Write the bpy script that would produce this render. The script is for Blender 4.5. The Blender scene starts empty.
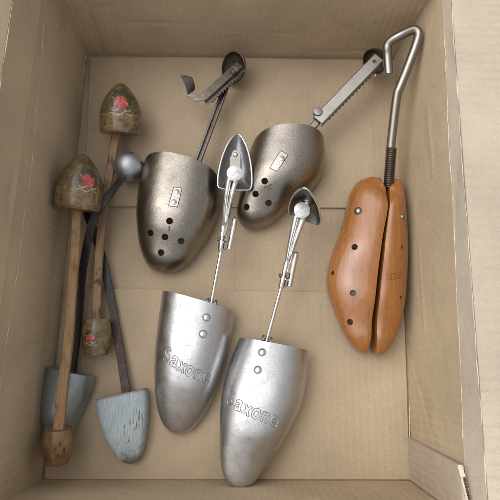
import bpy, bmesh, math, random
from mathutils import Vector, Matrix, noise
from mathutils.bvhtree import BVHTree

random.seed(7)
SC = bpy.context.scene
COL = SC.collection
V = Vector
rad = math.radians

# ---------------------------------------------------------------- camera model
H, F, TILT = 0.62, 501.0, rad(13.0)          # height (m), focal length in photo pixels, tilt off vertical
CT, ST = math.cos(TILT), math.sin(TILT)
CAM = V((0, 0, H))

def ray(px, py):
    u, v = px - 250.0, 250.0 - py
    return V((u, v * CT + F * ST, v * ST - F * CT))

def P(px, py, z=0.0):
    d = ray(px, py)
    return CAM + d * ((z - H) / d.z)

def PL(pts, z=0.0):
    return [P(q[0], q[1], q[2] if len(q) > 2 else z) for q in pts]

def mpp(px, py, z):
    """metres per photo pixel there"""
    return (P(px + .5, py, z) - P(px - .5, py, z)).length

# ---------------------------------------------------------------- materials
class NT:
    def __init__(s, name):
        s.m = bpy.data.materials.new(name); s.m.use_nodes = True
        s.t = s.m.node_tree; s.b = s.t.nodes['Principled BSDF']
    def n(s, typ, ins=None, **props):
        nd = s.t.nodes.new(typ)
        for k, v in props.items(): setattr(nd, k, v)
        for k, v in (ins or {}).items():
            if hasattr(v, 'is_linked') or isinstance(v, bpy.types.NodeSocket): s.t.links.new(v, nd.inputs[k])
            else: nd.inputs[k].default_value = v
        return nd
    def co(s, scale=(1, 1, 1), rot=(0, 0, 0)):
        tc = s.n('ShaderNodeTexCoord')
        return s.n('ShaderNodeMapping', {'Vector': tc.outputs['Object'], 'Scale': scale, 'Rotation': rot}).outputs[0]
    def noise(s, vec, scale, detail=4, rough=.55, dist=0):
        return s.n('ShaderNodeTexNoise', {'Vector': vec, 'Scale': scale, 'Detail': detail, 'Roughness': rough, 'Distortion': dist}).outputs['Fac']
    def ramp(s, fac, stops):
        r = s.n('ShaderNodeValToRGB', {'Fac': fac}); e = r.color_ramp.elements
        while len(e) < len(stops): e.new(.5)
        for i, (p, c) in enumerate(stops):
            e[i].position = p; e[i].color = (c, c, c, 1) if isinstance(c, (int, float)) else tuple(c) + (1,)
        return r.outputs['Color']
    def mix(s, fac, a, b, mode='MIX'):
        nd = s.n('ShaderNodeMix', data_type='RGBA', blend_type=mode)
        for i, v in ((0, fac), (6, a), (7, b)):
            if isinstance(v, bpy.types.NodeSocket): s.t.links.new(v, nd.inputs[i])
            else: nd.inputs[i].default_value = (tuple(v) + (1,)) if isinstance(v, tuple) and len(v) == 3 else v
        return nd.outputs[2]
    def math(s, op, a, b=0.0):
        nd = s.n('ShaderNodeMath', operation=op)
        for i, v in ((0, a), (1, b)):
            if isinstance(v, bpy.types.NodeSocket): s.t.links.new(v, nd.inputs[i])
            else: nd.inputs[i].default_value = v
        return nd.outputs[0]
    def bump(s, h, dist, strength=1.0, normal=None):
        nd = s.n('ShaderNodeBump', {'Height': h, 'Distance': dist, 'Strength': strength})
        if normal is not None: s.t.links.new(normal, nd.inputs['Normal'])
        return nd.outputs[0]
    def set(s, **kw):
        for k, v in kw.items():
            k = k.replace('_', ' ')
            if isinstance(v, bpy.types.NodeSocket): s.t.links.new(v, s.b.inputs[k])
            else: s.b.inputs[k].default_value = tuple(v) + (1,) if isinstance(v, tuple) and len(v) == 3 else v
        return s.m

def cardboard(name, flute='x', base=(.47, .345, .225), flute_amp=.5, pitch=.0085):
    t = NT(name); c = t.co()
    blotch = t.noise(c, 9, 4)
    fib = t.noise(t.co((1, 1, 1)), 1050, 3, .7)
    long1 = t.noise(t.co((900, 60, 200)), 1, 2)
    long2 = t.noise(t.co((60, 900, 200)), 1, 2)
    dark = tuple(v * .84 for v in base); lite = tuple(min(1, v * 1.12) for v in base)
    col = t.mix(t.ramp(blotch, [(.3, 0.), (.7, 1.)]), dark, lite)
    col = t.mix(t.ramp(fib, [(.36, .42), (.5, 0.)]), col, tuple(v * .62 for v in base))
    col = t.mix(t.ramp(fib, [(.60, 0.), (.74, .5)]), col, tuple(min(1, v * 1.45) for v in base))
    col = t.mix(t.ramp(long1, [(.55, 0.), (.8, .22)]), col, tuple(v * .7 for v in base))
    col = t.mix(t.ramp(long2, [(.55, 0.), (.8, .2)]), col, tuple(v * .72 for v in base))
    ax = {'x': (1, 0, 0), 'y': (0, 1, 0), 'z': (0, 0, 1)}[flute]
    sx = t.n('ShaderNodeSeparateXYZ', {'Vector': c}).outputs[{'x': 0, 'y': 1, 'z': 2}[flute]]
    wob = t.math('MULTIPLY', t.noise(c, 14, 2), 1.6)
    w = t.math('SINE', t.math('ADD', t.math('MULTIPLY', sx, 2 * math.pi / pitch), wob))
    amp = t.ramp(t.noise(c, 6, 2), [(.35, .15), (.65, 1.)])
    b1 = t.bump(t.math('MULTIPLY', w, amp), .00022 * flute_amp, 1.0)
    b2 = t.bump(t.noise(c, 26, 5, .6, .6), .005, .4, b1)
    b3 = t.bump(fib, .0007, .55, b2)
    return t.set(Base_Color=col, Roughness=.88, Normal=b3, Specular_IOR_Level=.25)

def metal(name, base, rough, speck=.3, scale=700, pit=.0004, stain=(.16, .12, .085), stain_amt=.5, metallic=1.0, long_scr=0.0, r_var=.15, specmax=1.9, dent=.0016):
    t = NT(name); c = t.co()
    fine = t.noise(c, scale, 3, .7)
    mid = t.noise(c, 55, 5, .65)
    big = t.noise(c, 17, 4, .6, .4)
    col = t.mix(t.ramp(fine, [(.38, speck), (.55, 0.)]), base, tuple(v * .35 for v in base))
    col = t.mix(t.ramp(fine, [(.62, 0.), (.78, speck)]), col, tuple(min(1, v * specmax) for v in base))
    col = t.mix(t.ramp(mid, [(.5, 0.), (.75, stain_amt)]), col, stain)
    col = t.mix(t.ramp(big, [(.52, 0.), (.8, stain_amt)]), col, tuple(v * .6 for v in base))
    scr = t.noise(t.co((1400, 40, 1400), (0, 0, .35)), 1, 2, .6)
    scr2 = t.noise(t.co((50, 1300, 900), (0, 0, .25)), 1, 2, .6)
    r = t.math('ADD', rough - r_var * .5, t.math('MULTIPLY', t.ramp(mid, [(.3, 0.), (.7, 1.)]), r_var))
    if long_scr:
        s_ = t.ramp(t.math('MAXIMUM', scr, scr2), [(.60, 0.), (.72, 1.)])
        col = t.mix(t.math('MULTIPLY', s_, long_scr), col, tuple(v * .62 for v in base))
        r = t.math('ADD', r, t.math('MULTIPLY', s_, .15))
    b = t.bump(fine, pit, .6)
    b = t.bump(t.noise(c, 38, 3), dent, .35, b)
    return t.set(Base_Color=col, Roughness=r, Metallic=metallic, Normal=b)

def wood(name, a, b, rough=.6, fleck=None, coat=0., grain=(260, 14, 260), rot=0., paint=None, paint_lo=.45, dirt=.4, bump=.0004, stain=None):
    t = NT(name)
    g = t.noise(t.co(grain, (0, 0, rot)), 1, 5, .65, .35)
    col = t.mix(t.ramp(g, [(.3, 0.), (.7, 1.)]), a, b)
    g2 = t.noise(t.co(tuple(v * 2.6 for v in grain), (0, 0, rot)), 1, 3, .6)
    col = t.mix(t.ramp(g2, [(.56, 0.), (.74, .4)]), col, tuple(v * .5 for v in a))
    c = t.co()
    if fleck:
        f = t.noise(t.co((850, 190, 850), (0, 0, rot)), 1, 2, .5)
        m = t.ramp(t.noise(c, 30, 2), [(.35, .35), (.6, 1.)])
        col = t.mix(t.math('MULTIPLY', t.ramp(f, [(.60, 0.), (.68, .75)]), m), col, fleck)
    d = t.noise(c, 60, 5, .7)
    col = t.mix(t.ramp(d, [(.52, 0.), (.75, dirt)]), col, tuple(v * .3 for v in a))
    if stain: col = t.mix(t.ramp(t.noise(t.co((60, 28, 60)), 1, 4, .6, .5), [(.56, 0.), (.62, .85)]), col, stain)
    nrm = t.bump(g2, bump, .8)
    if paint:
        p = t.noise(t.co((330, 45, 330), (0, 0, rot)), 1, 6, .75, .2)
        p2 = t.noise(c, 34, 4, .7)
        k = t.ramp(t.math('ADD', t.math('MULTIPLY', p, .6), t.math('MULTIPLY', p2, .4)), [(paint_lo - .05, 0.), (paint_lo, 1.)])
        k2 = t.math('MULTIPLY', k, 1.0)
        attr = t.n('ShaderNodeAttribute', attribute_name='wear').outputs['Fac']
        k2 = t.math('MULTIPLY', k2, t.math('SUBTRACT', 1.0, attr))
        pc = t.mix(t.ramp(g2, [(.35, 0.), (.65, 1.)]), tuple(v * .74 for v in paint), tuple(min(1, v * 1.08) for v in paint))
        col = t.mix(k2, col, pc)
        nrm = t.bump(k, .0003, .7, nrm)
    r = t.math('ADD', rough - .08, t.math('MULTIPLY', d, .16))
    return t.set(Base_Color=col, Roughness=r, Normal=nrm, Coat_Weight=coat, Coat_Roughness=.07)

def flat(name, col, rough=.6, metallic=0., var=.35, scale=160):
    t = NT(name); c = t.co()
    n_ = t.noise(c, scale, 4, .65)
    cc = t.mix(t.ramp(n_, [(.3, 0.), (.7, 1.)]), tuple(v * (1 - var) for v in col), tuple(min(1, v * (1 + var)) for v in col))
    return t.set(Base_Color=cc, Roughness=rough, Metallic=metallic, Normal=t.bump(n_, .0004, .6))

def painted(name, a, b, rough=.38):
    """aged varnish over brown wood, with the flower decal carried in the 'paint' attribute"""
    t = NT(name); c = t.co()
    n1 = t.noise(c, 150, 6, .75, .3); n2 = t.noise(t.co((70, 420, 300)), 1, 6, .75); n3 = t.noise(c, 420, 5, .8); n4 = t.noise(c, 45, 3, .6)
    col = t.mix(t.ramp(n1, [(.38, 0.), (.62, 1.)]), a, b)
    col = t.mix(t.ramp(n4, [(.45, 0.), (.65, .5)]), col, tuple(v * .45 for v in a))
    col = t.mix(t.ramp(n3, [(.55, 0.), (.70, .5)]), col, (.36, .25, .11))
    col = t.mix(t.ramp(n2, [(.56, 0.), (.64, .6)]), col, tuple(v * .25 for v in a))
    bd_ = t.n('ShaderNodeAttribute', attribute_name='band').outputs['Fac']
    col = t.mix(t.math('MULTIPLY', bd_, t.ramp(n1, [(.38, .0), (.62, .75)])), col, (.25, .165, .07))
    at = t.n('ShaderNodeAttribute', attribute_name='paint')
    al = t.math('MULTIPLY', at.outputs['Alpha'], t.ramp(n3, [(.3, .35), (.42, 1.)]))
    col = t.mix(al, col, at.outputs['Color'])
    return t.set(Base_Color=col, Roughness=t.math('ADD', rough - .1, t.math('MULTIPLY', n1, .3)), Normal=t.bump(n3, .0005, .7), Coat_Weight=.6, Coat_Roughness=.2)

M = {}
M['wall'] = cardboard('cardboard_wall', 'y', base=(.49, .385, .255), flute_amp=1.3)
M['end'] = cardboard('cardboard_end_wall', 'x', base=(.47, .365, .242), flute_amp=.7)
M['floor'] = cardboard('cardboard_floor', 'x', base=(.425, .33, .222), flute_amp=.55)
M['lid'] = cardboard('cardboard_lid_lit', 'y', base=(.54, .455, .345), flute_amp=5.5, pitch=.0100)  # lighter base puts the right flap's direct light into the colour
M['fold'] = cardboard('cardboard_fold_shaded', 'y', base=(.40, .335, .26), flute_amp=1.2)  # darker copy of the board, shade of the right strip in its colour
M['tab'] = cardboard('cardboard_tab', 'y', base=(.46, .38, .285), flute_amp=.8, pitch=.0075)
M['torn'] = flat('torn_paper', (.62, .54, .42), .95, var=.25, scale=500)
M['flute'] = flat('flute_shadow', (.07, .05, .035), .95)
M['dark'] = metal('dark_plated_steel', (.33, .295, .255), .31, speck=.5, scale=900, pit=.00026, stain=(.17, .145, .115), stain_amt=.45, specmax=2.0)
M['dark2'] = metal('dark_steel_fittings', (.20, .175, .15), .38, speck=.4, scale=500, stain=(.075, .055, .04), stain_amt=.5)
M['chan'] = metal('grey_steel_channel', (.31, .29, .265), .36, speck=.12, scale=500, stain=(.2, .165, .13), stain_amt=.25, pit=.0001, dent=.0006)
M['alu'] = metal('worn_aluminium', (.54, .54, .545), .40, speck=.15, scale=520, pit=.00012, stain=(.36, .355, .35), stain_amt=.4, long_scr=.8, r_var=.2, specmax=1.2, dent=.0008)
M['chrome'] = metal('chromed_steel', (.80, .80, .80), .16, speck=.12, scale=300, pit=.0001, stain=(.3, .28, .26), stain_amt=.5, r_var=.1, specmax=1.2)
M['cup'] = metal('grey_heel_cup', (.24, .24, .245), .36, speck=.2, scale=500, stain=(.2, .2, .2), stain_amt=.4)
M['rim'] = metal('bright_cup_rim', (.78, .78, .77), .28, speck=.15, scale=300, pit=.0001, stain_amt=.2, specmax=1.2)
M['disc'] = flat('white_roller', (.60, .60, .59), .40, .45, var=.3, scale=260)
M['engrave'] = flat('engraved_line', (.17, .17, .175), .5, .7, var=.2)
M['rust'] = flat('rust', (.10, .045, .02), .9, var=.4, scale=500)
M['stamp'] = flat('stamped_wood', (.19, .07, .02), .6, var=.3, scale=500)
M['black'] = flat('black_gap_shade', (.012, .011, .010), .9)
M['bronze'] = metal('bare_bronze_plate', (.47, .42, .385), .38, speck=.25, scale=500, stain=(.2, .15, .11), stain_amt=.3)
M['beech'] = wood('varnished_beech', (.25, .092, .022), (.36, .142, .037), .38, fleck=(.17, .062, .020), coat=.65, grain=(210, 12, 210), rot=.08, dirt=.12, bump=.00012)
M['stick'] = wood('pale_stick', (.25, .145, .065), (.40, .25, .12), .7, grain=(420, 22, 420), rot=-.06, dirt=.75)
M['stick_worn'] = wood('worn_stick', (.22, .125, .06), (.34, .21, .105), .7, grain=(420, 22, 420), rot=-.06, dirt=.7, stain=(.045, .035, .028))
M['knob'] = wood('brown_knob', (.12, .062, .026), (.27, .155, .07), .45, grain=(190, 40, 190), dirt=.75, coat=.15)
M['greywood'] = wood('grey_painted_wood', (.11, .085, .065), (.20, .16, .125), .62, grain=(380, 26, 380), rot=.2, paint=(.36, .415, .43), paint_lo=.446, dirt=.35, bump=.0006)
M['greymet'] = metal('silver_grey_paint', (.34, .385, .40), .36, speck=.25, scale=600, pit=.0003, stain=(.16, .18, .19), stain_amt=.4, metallic=.75)
M['silver'] = metal('silver_ball', (.50, .51, .53), .46, speck=.25, scale=700, pit=.0003, stain=(.2, .2, .2), stain_amt=.3)
M['strap'] = flat('black_spring_steel', (.020, .017, .017), .42, .35, var=.5, scale=120)
M['strap_rust'] = flat('rusty_spring_steel', (.055, .030, .024), .55, .3, var=.55, scale=150)
M['paint_toe'] = painted('painted_toe', (.055, .034, .012), (.19, .12, .045))
M['paint_knob'] = painted('painted_knob', (.07, .048, .017), (.22, .15, .055))
M['ground'] = flat('pale_concrete', (.42, .40, .37), .9, var=.15, scale=30)

# ---------------------------------------------------------------- mesh helpers
def catmull(pts, n):
    """n points evenly along a smooth curve through pts (Vectors)"""
    if len(pts) == 2:
        return [pts[0].lerp(pts[1], i / (n - 1)) for i in range(n)]
    q = [pts[0] * 2 - pts[1]] + list(pts) + [pts[-1] * 2 - pts[-2]]
    fine = []
    for i in range(1, len(q) - 2):
        p0, p1, p2, p3 = q[i - 1], q[i], q[i + 1], q[i + 2]
        for k in range(16):
            s = k / 16
            fine.append(.5 * ((2 * p1) + (p2 - p0) * s + (2 * p0 - 5 * p1 + 4 * p2 - p3) * s * s + (3 * p1 - p0 - 3 * p2 + p3) * s ** 3))
    fine.append(pts[-1].copy())
    return fine, n

def resample(pts, ts):
    r = catmull(pts, 2)
    fine = r if isinstance(r, list) else r[0]
    d = [0.]
    for a, b in zip(fine, fine[1:]): d.append(d[-1] + (b - a).length)
    out, j = [], 0
    for t in ts:
        x = t * d[-1]
        while j < len(d) - 2 and d[j + 1] < x: j += 1
        while j > 0 and d[j] > x: j -= 1
        w = (x - d[j]) / max(1e-12, d[j + 1] - d[j])
        out.append(fine[j].lerp(fine[j + 1], min(1, max(0, w))))
    return out

def curve(pts, n): return resample(pts, [i / (n - 1) for i in range(n)])

def interp(tab, t):
    for (a, va), (b, vb) in zip(tab, tab[1:]):
        if t <= b:
            s = (t - a) / (b - a); s = max(0, s); s = s * s * (3 - 2 * s)
            return va + (vb - va) * s
    return tab[-1][1]

class MB:
    def __init__(s): s.v, s.f = [], []
    def add(s, vs, fs):
        o = len(s.v); s.v += [V(x) for x in vs]; s.f += [tuple(i + o for i in f) for f in fs]; return s
    def grid(s, rows, close=False):
        n = len(rows[0]); fs = []
        for i in range(len(rows) - 1):
            for j in range(n if close else n - 1):
                a, b = i * n + j, i * n + (j + 1) % n
                fs.append((a, b, b + n, a + n))
        return s.add([p for r in rows for p in r], fs)
    def loop(s, rows, cap0=True, cap1=True):
        """closed rings joined in order, ends capped"""
        n = len(rows[0]); o = len(s.v); s.grid(rows, True)
        if cap0: s.f.append(tuple(o + j for j in range(n))[::-1])
        if cap1: s.f.append(tuple(o + (len(rows) - 1) * n + j for j in range(n)))
        return s
    def sweep(s, path, section, up=V((0, 0, 1)), scale=None, caps=True):
        """section: [(side, normal)] polygon swept along path"""
        rows = []
        for i, p in enumerate(path):
            T = (path[min(i + 1, len(path) - 1)] - path[max(i - 1, 0)]).normalized()
            S = T.cross(up).normalized(); N = S.cross(T)
            k = scale[i] if scale else 1.
            rows.append([p + S * (a * k) + N * (b * k) for a, b in section])
        return s.loop(rows, caps, caps)
    def tube(s, path, r, n=12, radii=None):
        if abs((path[-1] - path[0]).normalized().z) > .95: up = V((0, 1, 0))
        else: up = V((0, 0, 1))
        rows = []; N = None
        for i, p in enumerate(path):
            T = (path[min(i + 1, len(path) - 1)] - path[max(i - 1, 0)]).normalized()
            if N is None: N = (up - T * up.dot(T)).normalized()
            else: N = (N - T * N.dot(T)).normalized()
            B = T.cross(N); rr = radii[i] if radii else r
            rows.append([p + (N * math.cos(2 * math.pi * k / n) + B * math.sin(2 * math.pi * k / n)) * rr for k in range(n)])
        return s.loop(rows)
    def lathe(s, a, b, prof, n=32):
        """prof: [(t 0..1 along a->b, radius)]"""
        T = (b - a).normalized(); up = V((0, 0, 1)) if abs(T.z) < .9 else V((0, 1, 0))
        N = (up - T * up.dot(T)).normalized(); B = T.cross(N); rows = []
        for t, r in prof:
            c = a.lerp(b, t); rr = max(r, 1e-5)
            rows.append([c + (N * math.cos(2 * math.pi * k / n) + B * math.sin(2 * math.pi * k / n)) * rr for k in range(n)])
        return s.loop(rows)
    def ball(s, c, r, n=28, sq=1.):
        prof = []
        for i in range(17):
            a = math.pi * i / 16; prof.append((.5 - .5 * math.cos(a), r * math.sin(a)))
        return s.lathe(c + V((0, 0, -r * sq)), c + V((0, 0, r * sq)), prof, n)
    def hull_box(s, c, ax, ay, az):
        """box from centre and three half axes"""
        vs = [c + ax * i + ay * j + az * k for i in (-1, 1) for j in (-1, 1) for k in (-1, 1)]
        return s.add(vs, [(0, 1, 3, 2), (4, 6, 7, 5), (0, 4, 5, 1), (2, 3, 7, 6), (0, 2, 6, 4), (1, 5, 7, 3)])
    def slab(s, q, n, th):
        """quad grid corners q[0..3] (a,b,c,d) thickened along n"""
        return s.add(list(q) + [p + n * th for p in q], [(3, 2, 1, 0), (4, 5, 6, 7), (0, 1, 5, 4), (1, 2, 6, 5), (2, 3, 7, 6), (3, 0, 4, 7)])

def rect(w, h, bev=.2):
    b = min(w, h) * bev; w /= 2; h /= 2
    return [(-w + b, -h), (w - b, -h), (w, -h + b), (w, h - b), (w - b, h), (-w + b, h), (-w, h - b), (-w, -h + b)]

ROOT = {}
def thing(name, label, cat, loc, group=None):
    o = bpy.data.objects.new(name, None); COL.objects.link(o); o.location = loc; o.empty_display_size = .02
    o['label'] = label; o['category'] = cat
    if group: o['group'] = group
    ROOT[o] = V(loc); return o

def link(name, me, mat, parent, label=None, kind=None):
    o = bpy.data.objects.new(name, me); COL.objects.link(o)
    for m in (mat if isinstance(mat, (list, tuple)) else [mat]): me.materials.append(m)
    if parent is not None: o.parent = parent; ROOT[o] = ROOT[parent] if parent.parent is None else ROOT[parent.parent]
    if label: o['label'] = label
    if kind: o['kind'] = kind
    return o

def finish(bm, name, off, angle=38):
    bmesh.ops.recalc_face_normals(bm, faces=bm.faces)
    bmesh.ops.translate(bm, verts=bm.verts, vec=-off)
    me = bpy.data.meshes.new(name); bm.to_mesh(me); bm.free()
    me.polygons.foreach_set('use_smooth', [True] * len(me.polygons))
    me.set_sharp_from_angle(angle=rad(angle))
    return me

def off_of(parent):
    if parent is None: return V((0, 0, 0))
    return ROOT[parent]

def obj(name, mb, mat, parent=None, label=None, kind=None, angle=38, solid=0., bevel=0., cut=None, merge=True):
    bm = bmesh.new()
    vs = [bm.verts.new(p) for p in mb.v]
    for f in mb.f:
        if len(set(f)) >= 3:
            try: bm.faces.new([vs[i] for i in f])
            except ValueError: pass
    if merge: bmesh.ops.remove_doubles(bm, verts=bm.verts, dist=2e-5)
    bmesh.ops.recalc_face_normals(bm, faces=bm.faces)
    if solid:
        bmesh.ops.solidify(bm, geom=bm.faces[:], thickness=solid)
    if bevel:
        ed = [e for e in bm.edges if len(e.link_faces) == 2 and e.calc_face_angle(0) > rad(40)]
        bmesh.ops.bevel(bm, geom=ed, offset=bevel, segments=2, affect='EDGES', profile=.5)
    if cut:
        me = finish(bm, name, V((0, 0, 0)), angle)
        o = bpy.data.objects.new('tmp', me); COL.objects.link(o)
        cme = bpy.data.meshes.new('cut'); cb = bmesh.new()
        cv = [cb.verts.new(p) for p in cut.v]
        for f in cut.f: cb.faces.new([cv[i] for i in f])
        bmesh.ops.recalc_face_normals(cb, faces=cb.faces); cb.to_mesh(cme); cb.free()
        co = bpy.data.objects.new('cutter', cme); COL.objects.link(co)
        md = o.modifiers.new('b', 'BOOLEAN'); md.operation = 'DIFFERENCE'; md.object = co; md.solver = 'EXACT'
        dg = bpy.context.evaluated_depsgraph_get()
        me2 = bpy.data.meshes.new_from_object(o.evaluated_get(dg))
        for x in (o, co): bpy.data.objects.remove(x)
        bm = bmesh.new(); bm.from_mesh(me2)
    me = finish(bm, name, off_of(parent), angle)
    me.materials.clear()
    return link(name, me, mat, parent, label, kind)

def bvh_of(o):
    dg = bpy.context.evaluated_depsgraph_get(); off = off_of(o)
    return BVHTree.FromPolygons([v.co + off for v in o.data.vertices], [p.vertices[:] for p in o.data.polygons])

def hit(bvh, px, py):
    d = ray(px, py).normalized()
    loc, nrm, idx, dist = bvh.ray_cast(CAM, d)
    if loc is None: return None, None
    if nrm.dot(d) > 0: nrm = -nrm
    return loc, nrm

def dome(mb, loc, nrm, r, h, n=20):
    prof = [(0, r), (.35, r * .97), (.65, r * .8), (.88, r * .45), (1, 0)]
    return mb.lathe(loc - nrm * r * .12, loc + nrm * h, prof, n)

# ---------------------------------------------------------------- lofted toe shells
def edges(Lpx, Rpx, z, n, power=1.5):
    ts = [1 - (1 - i / (n - 1)) ** power for i in range(n)]
    if isinstance(z, tuple):
        y0, y1 = Lpx[0][1], Lpx[-1][1]
        zz = lambda q: (q[0], q[1], z[0] + (z[1] - z[0]) * min(1, max(0, (q[1] - y0) / (y1 - y0))))
        Lpx, Rpx, z = [zz(q) for q in Lpx], [zz(q) for q in Rpx], 0
    return resample(PL(Lpx, z), ts), resample(PL(Rpx, z), ts), ts

def arch_rows(Lpx, Rpx, z, hprof, n=40, m=36, p=.85, q=.8, lean=0., skew=0., tipk=.55):
    L, R, ts = edges(Lpx, Rpx, z, n)
    wmax = max((a - b).length for a, b in zip(L, R))
    ax = ((L[-1] + R[-1]) * .5 - (L[0] + R[0]) * .5).normalized()
    rows = []
    for a, b, t in zip(L, R, ts):
        mid = (a + b) * .5; half = (b - a) * .5
        h = interp(hprof, t) * min(1., ((b - a).length / (wmax * .8))) ** tipk
        row = []
        for k in range(m + 1):
            th = math.pi * k / m; c, s_ = -math.cos(th), math.sin(th)
            u = math.copysign(abs(c) ** p, c); w = s_ ** q
            row.append(mid + half * (u + skew * w) + V((0, 0, h * w)) - ax * (lean * w * (1 - t) ** 3))
        rows.append(row)
    return rows

def solid_arch(Lpx, Rpx, z, hprof, **k):
    rows = arch_rows(Lpx, Rpx, z, hprof, **k)
    mb = MB(); mb.loop(rows); return mb

# ================================================================= THE BOX
WH = .146
base = {'tl': P(87, 54), 'tr': P(393.5, 58), 'br': P(412.5, 480.5), 'bl': P(42, 480)}
tl, tr, br, bl = base['tl'], base['tr'], base['br'], base['bl']
Z = V((0, 0, 1)); TH = .0038
box = thing('cardboard_box', 'open brown corrugated cardboard box that holds all the old shoe trees', 'box', (0, 0.0, -.012))

def wobble_panel(a, b, c, d, n, th, nu=28, nv=14, amp=.0008, seed=0, crease=None, dents=7):
    """board a-b along the bottom, d-c along the top, softly uneven, thickened away from the inside"""
    LX, LY = (b - a).length, (d - a).length
    nu, nv = max(nu, int(LX / .0026)), max(nv, int(LY / .0026))
    rg = random.Random(seed * 17 + 5); segs = []
    for k in range(dents):
        x0, y0 = rg.uniform(0, LX), rg.uniform(0, LY); an = rg.choice((0, math.pi / 2, rg.uniform(0, math.pi))) + rg.gauss(0, .12); ln = rg.uniform(.04, .16)
        segs.append((x0, y0, math.cos(an), math.sin(an), ln, rg.uniform(.0004, .0011) * rg.choice((-1, 1, -1)), rg.uniform(.0022, .0042)))
    def dent(u, v):
        e = 0.; x, y = u * LX, v * LY
        for x0, y0, cx, cy, ln, dp, w_ in segs:
            t = (x - x0) * cx + (y - y0) * cy; t_ = min(ln, max(0, t))
            q = ((x - x0 - cx * t_) ** 2 + (y - y0 - cy * t_) ** 2) / (w_ * w_)
            if q < 9: e += dp * math.exp(-q) * (.4 + .6 * math.sin(math.pi * t_ / ln))
        return e * min(1, 12 * min(u, v, 1 - u, 1 - v))
    front, back = [], []
    for j in range(nv + 1):
        fr, bk = [], []
        for i in range(nu + 1):
            u, v = i / nu, j / nv
            p = a.lerp(b, u).lerp(d.lerp(c, u), v)
            e = noise.noise(V((p.x * 14 + seed, p.y * 14, p.z * 14))) * amp * math.sin(math.pi * min(1, max(0, v)) ) ** .5
            e += dent(u, v)
            if crease: e += crease(u, v)
            fr.append(p + n * e); bk.append(p + n * (e - th))
        front.append(fr); back.append(bk)
    mb = MB(); W = nu + 1
    mb.grid(front); o = len(mb.v); mb.grid(back)
    NV = nv + 1
    def ring():
        r = [(0, i) for i in range(W)] + [(j, W - 1) for j in range(1, NV)] + [(NV - 1, i) for i in range(W - 2, -1, -1)] + [(j, 0) for j in range(NV - 2, 0, -1)]
        return [j * W + i for j, i in r]
    r = ring()
    for k in range(len(r)):
        x, y = r[k], r[(k + 1) % len(r)]
        mb.f.append((x, y, y + o, x + o))
    return mb

zb = V((0, 0, -.0085))
up = lambda p, h, out=V((0, 0, 0)): p + V((0, 0, h)) + out
# inside faces of the four walls
def crease_at(pos, w, a, axis=0):
    return lambda u, v: -a * math.exp(-(((u if axis == 0 else v) - pos) / w) ** 2)
obj('side_wall', wobble_panel(bl + zb, tl + zb, up(tl, WH), up(bl, WH), V((1, .1, 0)).normalized(), TH, seed=1, nu=40), M['wall'], box)
obj('side_wall', wobble_panel(tr + zb, br + zb, up(br, WH, V((.001, 0, 0))), up(tr, WH, V((.013, 0, 0))), V((-1, 0, 0)), TH, seed=2, nu=40), M['wall'], box)
obj('end_wall', wobble_panel(tl + zb + V((-.003, 0, 0)), tr + zb + V((.003, 0, 0)), up(tr, WH, V((.016, 0, 0))), up(tl, WH, V((-.003, 0, 0))), V((0, -1, 0)), TH, seed=3, nu=60,
    crease=lambda u, v: -.0012 * (math.exp(-((u - .055 - .03 * v) / .012) ** 2) + .7 * math.exp(-((u - .10 - .05 * v) / .010) ** 2))), M['end'], box)
obj('end_wall', wobble_panel(br + zb + V((.003, 0, 0)), bl + zb + V((-.003, 0, 0)), up(bl, WH, V((-.003, 0, 0))), up(br, WH, V((.004, 0, 0))), V((0, 1, 0)), TH, seed=4, nu=40), M['end'], box)

# floor: two end flaps on top, the two long flaps showing between them
def floor_flap(q, th=.004, seed=0, nu=90, nv=30, crease=None):
    a, b, c, d = q
    return wobble_panel(a, b, c, d, Z, th, nu, nv, .0006, seed, crease)
obj('floor_flap', floor_flap(PL([(84.5, 206), (404, 208), (394.5, 60.5), (90.5, 57.5)], .0), seed=11, crease=lambda u, v: -.0006 * math.exp(-((u - .115) / .009) ** 2)), M['floor'], box)
obj('floor_flap', floor_flap(PL([(45, 479.5), (409.5, 479.5), (403.5, 293.5), (65.5, 288)], .0), seed=12), M['floor'], box)
obj('floor_flap', floor_flap(PL([(38, 481), (234.9, 481), (234.9, 55), (84, 55)], -.0042), seed=13), M['floor'], box)
obj('floor_flap', floor_flap(PL([(235.1, 481), (414, 481), (396, 55), (235.1, 55)], -.0042), seed=14), M['floor'], box)
# ragged cut edge of the end flap by the right wall
mb = MB()
pts = [P(409.6 + .5 * noise.noise(V((y * .31, 3, 0))), y, .0004) for y in range(300, 480, 2)]
mb.tube(pts, .0006, 6, [.00045 + .0004 * abs(noise.noise(V((i * .9, 0, 5)))) for i in range(len(pts))])
obj('torn_edge', mb, M['torn'], box)

# scored fold and lid flap on each side
def P_ratio(line, k, z):
    return [P(x, y, z) for x, y in line]
# right side: wall top -> fold strip -> lid flap lying outwards
wr0, wr1 = up(tr, WH, V((.013, 0, 0))), up(br, WH, V((.001, 0, 0)))
fold_o = V((.018, 0, .010))
n_r = V((-.5, 0, .87)).normalized()
s_top = V((.012, 0, .008)); s_bot = V((.010, 0, .021))
e0, e1 = tr + V((s_top.x + .006, .012, WH + s_top.z)), br + V((s_bot.x, -.012, WH + s_bot.z))
obj('fold_strip', wobble_panel(wr0 + V((0.0005, .004, .0005)), wr1 + V((0.0005, -.004, .0005)), e1, e0, n_r, .003, nu=60, nv=8, amp=.0014, seed=21), M['fold'], box)
f0, f1 = e0 + V((.16, .01, -.012)), e1 + V((.16, -.01, -.012))
obj('lid_flap', wobble_panel(e0 + V((.0008, 0, .0008)), e1 + V((.0008, 0, .0008)), f1, f0, V((.07, 0, 1)).normalized(), .0038, nu=60, nv=24, amp=.0026, seed=22, dents=16), M['lid'], box)
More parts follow.
